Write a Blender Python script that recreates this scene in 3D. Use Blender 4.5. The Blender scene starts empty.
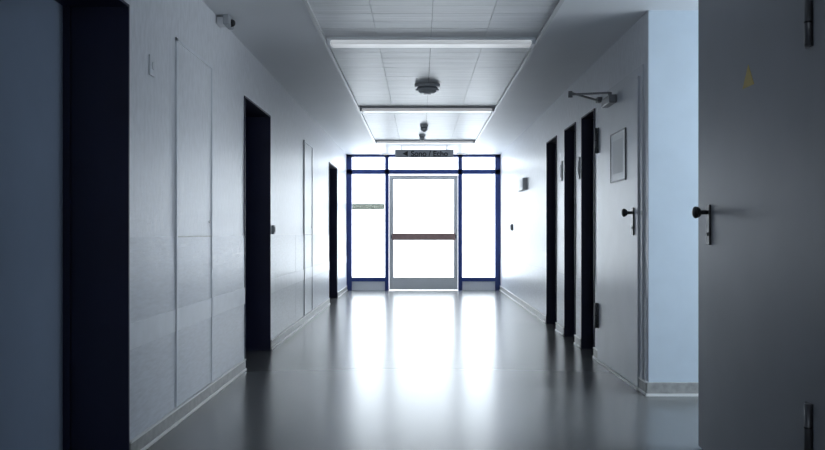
import bpy, bmesh, math
from mathutils import Vector, Matrix

scene = bpy.context.scene
H = 2.44
XL, XR = -1.32, 1.446
YE = 15.36
YB = -4.0

# ------------------------------------------------------------ materials
def mat(name, col, rough=0.5, metal=0.0, bump=0.0, bscale=60, bstretch=(1,1,1), var=0.0, vscale=3,
        vstretch=(1,1,1), rvar=0.0, spec=0.5, emit=0, coat=0.0, bdist=0.01, bdetail=4):
    m = bpy.data.materials.new(name); m.use_nodes = True
    nt = m.node_tree; N = nt.nodes; L = nt.links
    p = N["Principled BSDF"]
    p.inputs["Base Color"].default_value = (*col, 1)
    p.inputs["Roughness"].default_value = rough
    p.inputs["Metallic"].default_value = metal
    p.inputs["Specular IOR Level"].default_value = spec
    p.inputs["Coat Weight"].default_value = coat
    if emit:
        p.inputs["Emission Color"].default_value = (0.95, 0.98, 1, 1)
        p.inputs["Emission Strength"].default_value = emit
    tc = N.new("ShaderNodeTexCoord")
    def noise(scale, st, detail=3):
        mp = N.new("ShaderNodeMapping"); mp.inputs["Scale"].default_value = st
        L.new(tc.outputs["Object"], mp.inputs["Vector"])
        n = N.new("ShaderNodeTexNoise"); n.inputs["Scale"].default_value = scale
        n.inputs["Detail"].default_value = detail
        L.new(mp.outputs[0], n.inputs["Vector"]); return n
    n = noise(vscale, vstretch)
    mr = N.new("ShaderNodeMapRange")
    mr.inputs["From Min"].default_value = 0.3; mr.inputs["From Max"].default_value = 0.7
    mr.inputs["To Min"].default_value = 1 - var; mr.inputs["To Max"].default_value = 1 + var
    L.new(n.outputs["Fac"], mr.inputs["Value"])
    vm = N.new("ShaderNodeVectorMath"); vm.operation = 'SCALE'
    vm.inputs[0].default_value = col
    L.new(mr.outputs[0], vm.inputs["Scale"]); L.new(vm.outputs[0], p.inputs["Base Color"])
    if rvar:
        m2 = N.new("ShaderNodeMapRange")
        m2.inputs["From Min"].default_value = 0.3; m2.inputs["From Max"].default_value = 0.7
        m2.inputs["To Min"].default_value = rough - rvar; m2.inputs["To Max"].default_value = rough + rvar
        L.new(n.outputs["Fac"], m2.inputs["Value"]); L.new(m2.outputs[0], p.inputs["Roughness"])
    if bump:
        b = N.new("ShaderNodeBump"); b.inputs["Strength"].default_value = bump
        b.inputs["Distance"].default_value = bdist
        nb = noise(bscale, bstretch, bdetail)
        L.new(nb.outputs["Fac"], b.inputs["Height"]); L.new(b.outputs[0], p.inputs["Normal"])
    return m

M = {}
M['wall']  = mat("wall_paint_fibre", (0.69,0.71,0.755), 0.37, bump=0.35, bscale=80, bstretch=(1,1,0.6), bdist=0.0018, bdetail=2, var=0.08, vscale=34, vstretch=(1,1,.4), rvar=0.05)
M['dado']  = mat("wall_covering_brushed", (0.58,0.61,0.665), 0.36, bump=0.25, bscale=65, bstretch=(1,0.5,2.0), bdist=0.0014, bdetail=2, var=0.11, vscale=26, vstretch=(1,.4,2.5), rvar=0.05)
M['rail']  = mat("bumper_strip_vinyl", (0.70,0.73,0.78), 0.36, var=0.05, vscale=12)
M['ceil']  = mat("ceiling_paint", (0.78,0.795,0.82), 0.5, var=0.02, vscale=1.5)
M['slat']  = mat("ceiling_metal_slat", (0.72,0.73,0.75), 0.38, var=0.10, vscale=4, vstretch=(.5,8,1), bump=0.15, bscale=6, bstretch=(.3,4,1), bdist=0.004)
M['dark']  = mat("shadow_gap_black", (0.08,0.08,0.09), 0.8)
M['navy']  = mat("navy_frame_paint", (0.008,0.011,0.045), 0.45, var=0.1)
M['blue']  = mat("blue_window_frame_paint", (0.016,0.042,0.20), 0.4, var=0.05)
M['door']  = mat("grey_door_laminate", (0.32,0.335,0.37), 0.42, var=0.04, vscale=3, bump=0.15, bscale=90, bdist=0.001)
M['doorl'] = mat("light_grey_door_laminate", (0.55,0.575,0.62), 0.36, var=0.04, vscale=4, bump=0.15, bscale=90, bdist=0.001)
M['doorb'] = mat("blue_grey_door_laminate", (0.29,0.36,0.48), 0.5, var=0.04)
M['niche'] = mat("pale_blue_wall_paint", (0.58,0.67,0.75), 0.5, var=0.03, vscale=6, bump=0.2, bscale=80, bdist=0.001)
M['base']  = mat("baseboard_vinyl", (0.36,0.36,0.35), 0.4, var=0.2, vscale=20)
M['bead']  = mat("baseboard_bead_white", (0.78,0.78,0.77), 0.35, var=0.05)
M['black'] = mat("black_plastic", (0.012,0.012,0.014), 0.3)
M['white'] = mat("white_plastic", (0.78,0.79,0.81), 0.4)
M['acryl'] = mat("lamp_acrylic_diffuser", (0.85,0.86,0.88), 0.35, emit=0.28)
M['alu']   = mat("aluminium_frame", (0.62,0.63,0.64), 0.4, 0.1)
M['steel'] = mat("dark_steel", (0.15,0.155,0.17), 0.4, 0.6)
M['brown'] = mat("brown_wooden_push_bar", (0.32,0.21,0.19), 0.5, var=0.1, vscale=20)
M['yellow']= mat("yellow_warning_vinyl", (0.60,0.46,0.12), 0.4)
M['paper'] = mat("notice_paper", (0.80,0.82,0.84), 0.4, var=0.03, vscale=25)
M['ink']   = mat("notice_print", (0.70,0.72,0.74), 0.5)
M['grey']  = mat("sign_grey_panel", (0.36,0.38,0.41), 0.5)
M['floor'] = mat("polished_vinyl_floor", (0.17,0.176,0.178), 0.245, spec=0.6)

def thin(name, tr, fac):
    g = bpy.data.materials.new(name); g.use_nodes = True
    nt = g.node_tree; nt.nodes.clear()
    o = nt.nodes.new("ShaderNodeOutputMaterial"); mx = nt.nodes.new("ShaderNodeMixShader")
    t = nt.nodes.new("ShaderNodeBsdfTransparent"); gl = nt.nodes.new("ShaderNodeBsdfGlossy")
    gl.inputs["Roughness"].default_value = 0.03; mx.inputs[0].default_value = fac
    t.inputs[0].default_value = (*tr,1)
    nt.links.new(t.outputs[0], mx.inputs[1]); nt.links.new(gl.outputs[0], mx.inputs[2]); nt.links.new(mx.outputs[0], o.inputs[0])
    return g
M['glass'] = thin("window_glass",(0.97,0.99,1),0.06)
M['green'] = thin("grey_green_glass_film",(0.245,0.255,0.235),0.03)

# ------------------------------------------------------------ mesh builder
class B:
    def __init__(s): s.bm = bmesh.new(); s.mats = []
    def mi(s, k):
        if k not in s.mats: s.mats.append(k)
        return s.mats.index(k)
    def box(s, x0,x1,y0,y1,z0,z1,k,bev=0):
        r = bmesh.ops.create_cube(s.bm, size=1)
        vs = r['verts']
        bmesh.ops.scale(s.bm, vec=(abs(x1-x0),abs(y1-y0),abs(z1-z0)), verts=vs)
        bmesh.ops.translate(s.bm, vec=((x0+x1)/2,(y0+y1)/2,(z0+z1)/2), verts=vs)
        fs = set(f for v in vs for f in v.link_faces)
        i = s.mi(k)
        for f in fs: f.material_index = i
        if bev:
            es = list(set(e for v in vs for e in v.link_edges))
            rr = bmesh.ops.bevel(s.bm, geom=es, offset=bev, segments=2, affect='EDGES', profile=0.5)
            for f in rr['faces']: f.material_index = i
        return s
    def cyl(s, p0, p1, r, k, r2=None, seg=24):
        p0=Vector(p0); p1=Vector(p1); d=p1-p0
        q = d.to_track_quat('Z','Y').to_matrix().to_4x4()
        mtx = Matrix.Translation((p0+p1)/2) @ q
        res = bmesh.ops.create_cone(s.bm, cap_ends=True, segments=seg, radius1=r, radius2=r if r2 is None else r2, depth=d.length, matrix=mtx)
        i = s.mi(k)
        for f in set(f for v in res['verts'] for f in v.link_faces):
            f.material_index = i
            if len(f.verts)==4: f.smooth = True
        return s
    def ball(s, c, r, k, sc=(1,1,1)):
        mtx = Matrix.Translation(c) @ Matrix.Diagonal((*sc,1))
        res = bmesh.ops.create_uvsphere(s.bm, u_segments=24, v_segments=14, radius=r, matrix=mtx)
        i = s.mi(k)
        for f in set(f for v in res['verts'] for f in v.link_faces):
            f.material_index = i; f.smooth = True
        return s
    def prism(s, pts, off, k):
        i = s.mi(k)
        a=[s.bm.verts.new(p) for p in pts]; b=[s.bm.verts.new(Vector(p)+Vector(off)) for p in pts]
        fs=[s.bm.faces.new(a), s.bm.faces.new(b[::-1])]
        n=len(a)
        for j in range(n): fs.append(s.bm.faces.new((a[j],b[j],b[(j+1)%n],a[(j+1)%n])))
        for f in fs: f.material_index=i
        return s
    def done(s, name, parent=None):
        bmesh.ops.recalc_face_normals(s.bm, faces=s.bm.faces[:])
        me = bpy.data.meshes.new(name); s.bm.to_mesh(me); s.bm.free()
        for k in s.mats: me.materials.append(M[k])
        ob = bpy.data.objects.new(name, me); scene.collection.objects.link(ob)
        if parent: ob.parent = parent
        return ob

# ------------------------------------------------------------ shell
B().box(-2.0,4.0,YB-0.3,YE+0.25,-0.12,0.0,'floor').done("floor")

# ceiling: smooth side strips + central band of metal panels
CX0, CX1 = -0.70, 0.86
c = B()
c.box(-2.0,CX0,YB-0.3,YE+0.25,H,H+0.2,'ceil')
c.box(CX1,4.0,YB-0.3,YE+0.25,H,H+0.2,'ceil')
c.box(CX0,CX1,YB-0.3,YE+0.25,H+0.04,H+0.2,'dark')
y = YB-0.3
xs_ = [CX0+0.012, -0.31, 0.08, 0.47, CX1-0.012]
while y < YE+0.2:
    for xa,xb in zip(xs_[:-1],xs_[1:]):
        c.box(xa+0.0015,xb-0.0015,y+0.004,min(y+0.196,YE+0.25),H+0.010,H+0.045,'slat')
    y += 0.2
c.done("ceiling")
B().box(CX0-0.012,CX0+0.014,YB,YE,H-0.006,H+0.02,'alu').done("trim_1")
B().box(CX1-0.014,CX1+0.012,YB,YE,H-0.006,H+0.02,'alu').done("trim_2")

T = 0.28   # reveal depth
def wall_with_openings(name, side, x, y0, y1, openings, k='wall', top=2.06):
    w = B()
    def bx(ya,yb,za,zb,d0=0,d1=0.40):
        if side<0: w.box(x-d1,x-d0,ya,yb,za,zb,k)
        else: w.box(x+d0,x+d1,ya,yb,za,zb,k)
    cur = y0
    for (a,b) in sorted(openings):
        bx(cur,a,0,H); bx(a,b,top,H); bx(a,b,0,top,T+0.05,0.40)
        cur = b
    bx(cur,y1,0,H)
    return w.done(name)

L_open = [(2.60,3.84),(6.37,7.47),(12.3,13.5)]
R_open = [(7.02,7.59),(7.88,8.48),(8.97,9.68)]
wall_with_openings("wall_left", -1, XL, YB, YE, L_open)
wall_with_openings("wall_right", 1, XR, 5.39, YE, R_open)

def recessed_door(name, side, x, a, b, leaf, top=2.06):
    d = B(); s = side
    def bx(u0,u1,ya,yb,za,zb,k,bev=0):
        xs = sorted((x+s*u0, x+s*u1)); d.box(xs[0],xs[1],ya,yb,za,zb,k,bev)
    t=0.012
    bx(-0.008,T,a,a+t,0,top,'navy'); bx(-0.008,T,b-t,b,0,top,'navy'); bx(-0.008,T,a,b,top-t,top,'navy')
    bx(T-0.03,T,a+t,a+t+0.02,0,top-t,'navy'); bx(T-0.03,T,b-t-0.02,b-t,0,top-t,'navy')
    bx(T,T+0.045,a+t,b-t,0.004,top-t,leaf)
    hy = a+0.12 if b-a>0.8 else a+0.09
    bx(T-0.008,T,hy-0.02,hy+0.02,0.98,1.16,'black')
    d.cyl((x+s*T,hy,1.12),(x+s*(T-0.05),hy,1.12),0.009,'black')
    d.cyl((x+s*(T-0.05),hy-0.01,1.12),(x+s*(T-0.05),hy+0.11,1.12),0.009,'black')
    return d.done(name)
n=1
for (a,b) in L_open:
    recessed_door(f"door_{n}", -1, XL, a, b, 'doorb' if a<3 else 'navy'); n+=1
for (a,b) in R_open:
    recessed_door(f"door_{n}", 1, XR, a, b, 'navy'); n+=1

# near right wall + side corridor
XN = 1.335
B().box(XN,XN+0.34,YB,2.83,0,H,'wall').done("wall_right_near")
w = B()
w.box(XR+0.40,3.8,5.39,5.6,0,H,'niche')
w.done("wall_side_corridor_far")
B().box(XR+0.002,XR+0.40,5.383,5.39,0,H,'niche').done("wall_side_corridor_return")
B().box(XN+0.34,3.8,2.6,2.83,0,H,'niche').done("wall_side_corridor_near")
w = B()
w.box(3.6,3.8,2.83,2.95,0,H,'niche').box(3.6,3.8,5.25,5.39,0,H,'niche').box(3.6,3.8,2.95,5.25,0,0.5,'niche').box(3.6,3.8,2.95,5.25,2.35,H,'niche')
w.done("wall_side_corridor_end")
w = B()
for ya,yb in ((2.95,3.01),(4.07,4.13),(5.19,5.25)): w.box(3.66,3.72,ya,yb,0.5,2.35,'blue')
w.box(3.66,3.72,2.95,5.25,0.5,0.56,'blue').box(3.66,3.72,2.95,5.25,2.29,2.35,'blue').box(3.685,3.69,2.96,5.24,0.52,2.33,'glass')
w.done("window_2")

# back wall, with an unseen window added behind the camera for ambient fill
w = B()
w.box(XL-0.4,-0.75,YB-0.2,YB,0,H,'wall').box(0.75,XN+0.34,YB-0.2,YB,0,H,'wall').box(-0.75,0.75,YB-0.2,YB,0,0.9,'wall').box(-0.75,0.75,YB-0.2,YB,2.2,H,'wall')
w.done("wall_back")
w = B()
for xa,xb in ((-0.75,-0.69),(-0.03,0.03),(0.69,0.75)): w.box(xa,xb,YB-0.14,YB-0.08,0.9,2.2,'blue')
w.box(-0.75,0.75,YB-0.14,YB-0.08,0.9,0.96,'blue').box(-0.75,0.75,YB-0.14,YB-0.08,2.14,2.2,'blue').box(-0.73,0.73,YB-0.115,YB-0.11,0.92,2.18,'glass')
w.done("added_fill_window")

# ------------------------------------------------------------ wall coverings & baseboards
def seglist(y0,y1,cuts):
    out=[];cur=y0
    for a,b in sorted(cuts):
        if a>cur: out.append((cur,a))
        cur=b
    if y1>cur: out.append((cur,y1))
    return out
d=B()
for a,b in seglist(YB,YE-0.12,L_open):
    cuts=[a]+[q for q in (4.56,5.39,9.0,9.62,10.38) if a<q<b]+[b]
    for p,q in zip(cuts[:-1],cuts[1:]):
        if abs(p-4.56)<.01 or abs(p-9.62)<.01: continue
        d.box(XL,XL+0.004,p+0.002,q-0.002,0.085,1.01,'dado')
        d.box(XL+0.004,XL+0.008,p+0.002,q-0.002,0.50,0.62,'rail',0.0015)
d.done("trim_3")
d=B()
for a,b in seglist(5.40,YE-0.12,R_open+[(5.50,6.90)]):
    d.box(XR-0.004,XR,a+0.02,b-0.02,0.085,0.62,'dado')
d.done("trim_4")
def baseboard(name, segs, x, s):
    d=B()
    for a,b in segs:
        xs=sorted((x,x-s*0.014)); d.box(xs[0],xs[1],a,b,0,0.085,'base',0.003)
        xs=sorted((x,x-s*0.022)); d.box(xs[0],xs[1],a,b,0,0.018,'bead',0.004)
        xs=sorted((x,x-s*0.018)); d.box(xs[0],xs[1],a,b,0.078,0.088,'bead',0.002)
    return d.done(name)
baseboard("baseboard_left", seglist(YB,YE-0.12,L_open), XL, -1)
baseboard("baseboard_right", seglist(5.39,YE-0.12,R_open), XR, 1)
d=B(); d.box(XR-0.014,3.6,5.365,5.383,0,0.085,'base',0.003).box(XR-0.02,3.6,5.36,5.383,0,0.016,'bead'); d.done("baseboard_side_corridor")
baseboard("baseboard_right_near", [(YB,2.66)], XN, 1)

def flush_panel(name, a, b, top):
    d=B(); x=XL
    d.box(x,x+0.005,a,b,0.09,top,'wall')
    d.box(x+0.004,x+0.0056,a+0.01,b-0.01,0.09,1.008,'dado')
    for (p,q,u,v) in ((a-0.014,a+0.006,0.09,top+0.016),(b-0.006,b+0.014,0.09,top+0.016)): d.box(x,x+0.012,p,q,u,v,'rail',0.002)
    d.box(x,x+0.012,a-0.014,b+0.014,top-0.006,top+0.014,'rail',0.002)
    d.box(x+0.005,x+0.007,a+0.01,b-0.01,1.006,1.014,'base')
    d.box(x+0.005,x+0.009,a+0.01,b-0.01,0.50,0.62,'rail',0.0015)
    d.cyl((x+0.006,b-0.06,1.1),(x+0.011,b-0.06,1.1),0.009,'alu')
    return d.done(name)
flush_panel("service_panel_door",4.59,5.36,2.07)
flush_panel("service_panel_door.001",9.65,10.35,2.07)

# ------------------------------------------------------------ light grey door on right wall
def knob(d, x, y, z):
    d.box(x-0.009,x,y-0.021,y+0.021,z-0.15,z+0.035,'black',0.003)
    d.cyl((x,y,z),(x-0.05,y,z),0.010,'black')
    d.cyl((x-0.044,y,z),(x-0.056,y,z),0.018,'black',0.027)
    d.ball((x-0.064,y,z),0.028,'black',(0.55,1,1))
    d.cyl((x-0.008,y,z-0.10),(x-0.014,y,z-0.10),0.009,'steel')
def hinge(d, x, y, z, h, s=0.045):
    d.cyl((x-0.016,y,z-h/2),(x-0.016,y,z+h/2),0.012,'steel')
    d.cyl((x-0.016,y,z-0.003),(x-0.016,y,z+0.003),0.0135,'black')
    d.box(x-0.006,x,y-s,y+s,z-h/2,z+h/2,'steel',0.001)
    for zz in (-h*.3,0,h*.3):
        d.cyl((x-0.005,y-s*.6,z+zz),(x-0.008,y-s*.6,z+zz),0.005,'alu',seg=10)
d=B(); a,b=5.56,6.83; x=XR
d.box(x-0.012,x,a-0.07,a,0.0,2.12,'doorl',0.002).box(x-0.012,x,b,b+0.06,0,2.12,'doorl',0.002).box(x-0.012,x,a,b,2.06,2.12,'doorl',0.002)
d.box(x-0.022,x,a+0.005,b-0.005,0.02,2.055,'doorl',0.003)
d.box(x-0.03,x,a,b,0.0,0.018,'bead',0.002)
d.box(x-0.005,x,a,b,0.0,2.06,'dark')
knob(d,x-0.022,a+0.11,1.165)
hinge(d,x-0.020,b-0.02,0.37,0.2); hinge(d,x-0.020,b-0.02,1.77,0.2)
d.done("door_7")
d=B(); xx=XR-0.022
d.box(xx-0.004,xx,5.88,6.33,1.41,1.75,'paper')
for p in ((5.875,5.89,1.40,1.76),(6.32,6.335,1.40,1.76),(5.875,6.335,1.40,1.41),(5.875,6.335,1.75,1.76)): d.box(xx-0.008,xx,*p,'steel',0.002)
d.box(xx-0.005,xx-0.004,5.95,6.26,1.46,1.70,'ink')
d.done("framed_notice")
d=B()
d.box(xx-0.055,xx,6.15,6.42,1.975,2.035,'steel',0.006)
d.cyl((xx-0.028,6.25,2.03),(xx-0.028,6.25,2.065),0.014,'steel')
def bar(d,p,q,w,h,k):
    p=Vector(p);q=Vector(q);u=(q-p).normalized(); n=Vector((-u.y,u.x,0))*w/2
    d.prism([p+n,q+n,q-n,p-n],(0,0,h),k)
bar(d,(xx-0.028,6.25,2.055),(1.11,6.33,2.055),0.028,0.012,'steel')
d.cyl((1.12,6.33,2.04),(1.12,6.33,2.085),0.016,'steel')
bar(d,(1.12,6.33,2.07),(XR-0.03,6.72,2.07),0.02,0.01,'steel')
d.box(XR-0.05,XR-0.012,6.68,6.76,2.062,2.10,'steel',0.003)
d.done("door_closer")

# ------------------------------------------------------------ near open door leaf, right
d=B(); x=XN
d.box(x,x+0.045,2.875,4.08,0.008,2.26,'door',0.003)
d.box(x-0.012,x,2.74,2.86,0,2.32,'door',0.003)
d.box(x,x+0.34,2.83,2.86,0,2.32,'door')
knob(d,x,3.92,1.125)
hinge(d,x-0.002,2.885,0.37,0.16); hinge(d,x-0.002,2.885,1.745,0.16)
d.done("door_8")
d=B(); xx=x
d.prism([(xx,3.395,1.625),(xx,3.515,1.625),(xx,3.455,1.715)],(-0.0015,0,0),'yellow')
d.done("warning_sticker")

# ------------------------------------------------------------ end glazed wall
w=B()
Y0,Y1=YE-0.10,YE
w.box(XL,XR,Y0,Y1,2.395,H,'blue')
w.box(XL,XR,Y0,Y1,2.09,2.17,'blue')
w.box(XL,-1.225,Y0,Y1,0,H,'blue').box(1.35,XR,Y0,Y1,0,H,'blue')
w.box(-0.63,-0.56,Y0,Y1,0,H,'blue').box(0.685,0.76,Y0,Y1,0,H,'blue')
w.box(-1.225,-0.63,Y0,Y1,0.16,0.23,'blue').box(0.76,1.35,Y0,Y1,0.16,0.23,'blue')
w.box(-1.225,-0.63,Y0+.02,Y1-.02,0.0,0.16,'white').box(0.76,1.35,Y0+.02,Y1-.02,0.0,0.16,'white')
w.box(-1.225,-0.63,YE-0.055,YE-0.05,0.23,2.09,'glass').box(0.76,1.35,YE-0.055,YE-0.05,0.23,2.09,'glass')
w.box(-1.225,1.35,YE-0.055,YE-0.05,2.17,2.395,'glass')
w.box(-1.22,-0.64,YE-0.062,YE-0.061,1.45,1.56,'green')
w.done("window_1")
w=B()
ya,yb=YE-0.085,YE-0.03
w.box(-0.555,-0.475,ya,yb,0.01,2.07,'alu',0.004).box(0.605,0.68,ya,yb,0.01,2.07,'alu',0.004)
w.box(-0.475,0.605,ya,yb,1.99,2.07,'alu',0.004).box(-0.475,0.605,ya,yb,0.01,0.235,'alu',0.004)
w.box(-0.475,0.605,YE-0.06,YE-0.055,0.22,2.0,'glass')
w.box(-0.50,0.63,ya-0.05,ya-0.02,0.90,1.025,'brown',0.008)
w.box(-0.52,-0.49,ya-0.03,ya,0.93,1.0,'steel').box(0.62,0.65,ya-0.03,ya,0.93,1.0,'steel')
w.done("door_9")

# ------------------------------------------------------------ ceiling fixtures
def fixture(name, yc):
    d=B()
    d.box(CX0+0.02,CX1-0.02,yc-0.08,yc+0.08,H-0.006,H+0.012,'white',0.003)
    d.box(CX0+0.045,CX1-0.045,yc-0.07,yc+0.07,H-0.034,H-0.006,'acryl',0.012)
    d.box(CX0+0.02,CX0+0.048,yc-0.074,yc+0.074,H-0.037,H-0.004,'white',0.005).box(CX1-0.048,CX1-0.02,yc-0.074,yc+0.074,H-0.037,H-0.004,'white',0.005)
    d.done(name)
for i,yc in enumerate((6.25,9.65,13.05,2.85,-0.6)):
    fixture("fluorescent_ceiling_light"+("" if i==0 else f".{i:03d}"), yc)
def detector(name,x,y,r):
    d=B()
    d.cyl((x,y,H-0.015),(x,y,H+0.012),r,'white',seg=40)
    d.cyl((x,y,H-0.035),(x,y,H-0.015),r*0.8,'grey',seg=40)
    d.cyl((x,y,H-0.05),(x,y,H-0.035),r*0.85,'white',r*0.95,seg=40)
    d.cyl((x,y,H-0.075),(x,y,H-0.05),r*0.5,'white',r*0.75,seg=40)
    d.cyl((x,y,H-0.08),(x,y,H-0.075),r*0.3,'steel',r*0.3,seg=40)
    d.done(name)
detector("smoke_detector",0.07,8.15,0.12)
detector("smoke_detector.001",0.055,11.2,0.055)
detector("smoke_detector.002",0.03,12.3,0.045)
d=B(); ys=14.0
d.box(-0.41,0.55,ys-0.015,ys+0.015,2.27,2.40,'grey',0.003)
for xx in (-0.3,0.44): d.cyl((xx,ys,2.40),(xx,ys,H+0.012),0.006,'alu')
d.prism([(-0.29,ys-0.016,2.335),(-0.20,ys-0.016,2.38),(-0.20,ys-0.016,2.29)],(0,-0.002,0),'black')
sign=d.done("hanging_direction_sign")
tx=bpy.data.curves.new("sign_lettering",'FONT'); tx.body="Sono / Echo"; tx.size=0.125; tx.extrude=0.001; tx.offset=0.003
tx.materials.append(M['black'])
to=bpy.data.objects.new("sign_lettering",tx); to.location=(-0.15,ys-0.0165,2.295); to.rotation_euler=(math.pi/2,0,0)
scene.collection.objects.link(to); to.parent=sign

# ------------------------------------------------------------ small wall items
d=B(); d.box(XL,XL+0.05,5.50,5.60,2.385,2.43,'white',0.006).box(XL+0.05,XL+0.09,5.47,5.63,2.375,H,'grey',0.008); d.ball((XL+0.09,5.55,2.40),0.025,'black'); d.done("motion_sensor")
d=B(); d.box(XL,XL+0.010,4.13,4.21,1.80,1.90,'wall',0.004).cyl((XL+0.010,4.17,1.85),(XL+0.016,4.17,1.85),0.02,'wall'); d.done("wall_socket_cover")
def switch(name,s,x,y,z,k='white',w=0.05,h=0.05,t=0.02):
    d=B(); xs=sorted((x,x-s*t)); d.box(xs[0],xs[1],y-w,y+w,z-h,z+h,k,0.004)
    xs=sorted((x-s*t,x-s*(t+0.006))); d.box(xs[0],xs[1],y-w*.6,y+w*.6,z-h*.6,z+h*.6,k,0.002); d.done(name)
switch("light_switch",-1,XL,7.60,1.06,'grey',0.04,0.04)
switch("wall_dispenser",1,XR,11.8,1.70,'white',0.30,0.08,0.06)
switch("light_switch.001",1,XR,13.3,1.12,'steel',0.06,0.05,0.03)
switch("door_nameplate",1,XR,8.72,1.66,'white',0.10,0.10,0.01)
switch("door_nameplate.001",1,XR,7.74,1.62,'white',0.06,0.10,0.01)

# ------------------------------------------------------------ daylight
wd=bpy.data.worlds.new("overcast_sky"); scene.world=wd; wd.use_nodes=True
bg=wd.node_tree.nodes["Background"]; bg.inputs[0].default_value=(0.88,0.94,1.0,1); bg.inputs[1].default_value=7.2
def portal(name,loc,rot,sx,sy):
    l=bpy.data.lights.new(name,'AREA'); l.shape='RECTANGLE'; l.size=sx; l.size_y=sy; l.cycles.is_portal=True
    ob=bpy.data.objects.new(name,l); ob.location=loc; ob.rotation_euler=rot; scene.collection.objects.link(ob)
portal("daylight_portal_1",((XL+XR)/2,YE+0.03,1.22),(-math.pi/2,0,0),XR-XL,H)
portal("daylight_portal_2",(3.82,4.1,1.42),(0,math.pi/2,0),1.86,2.3)
portal("daylight_portal_3",(0,YB-0.22,1.55),(math.pi/2,0,0),1.5,1.3)  # portal for the added fill window in the back wall

# ------------------------------------------------------------ camera
cd=bpy.data.cameras.new("camera"); cam=bpy.data.objects.new("camera",cd); scene.collection.objects.link(cam)
cam.location=(0,0,1.03); cam.rotation_euler=(math.pi/2,0,0)
cd.sensor_width=36; cd.lens=850/825*36
cd.shift_x=-7.5/825; cd.shift_y=8/825
cd.clip_start=0.05
scene.camera=cam
scene.view_settings.view_transform='Standard'
scene.view_settings.look='None'
scene.view_settings.exposure=0
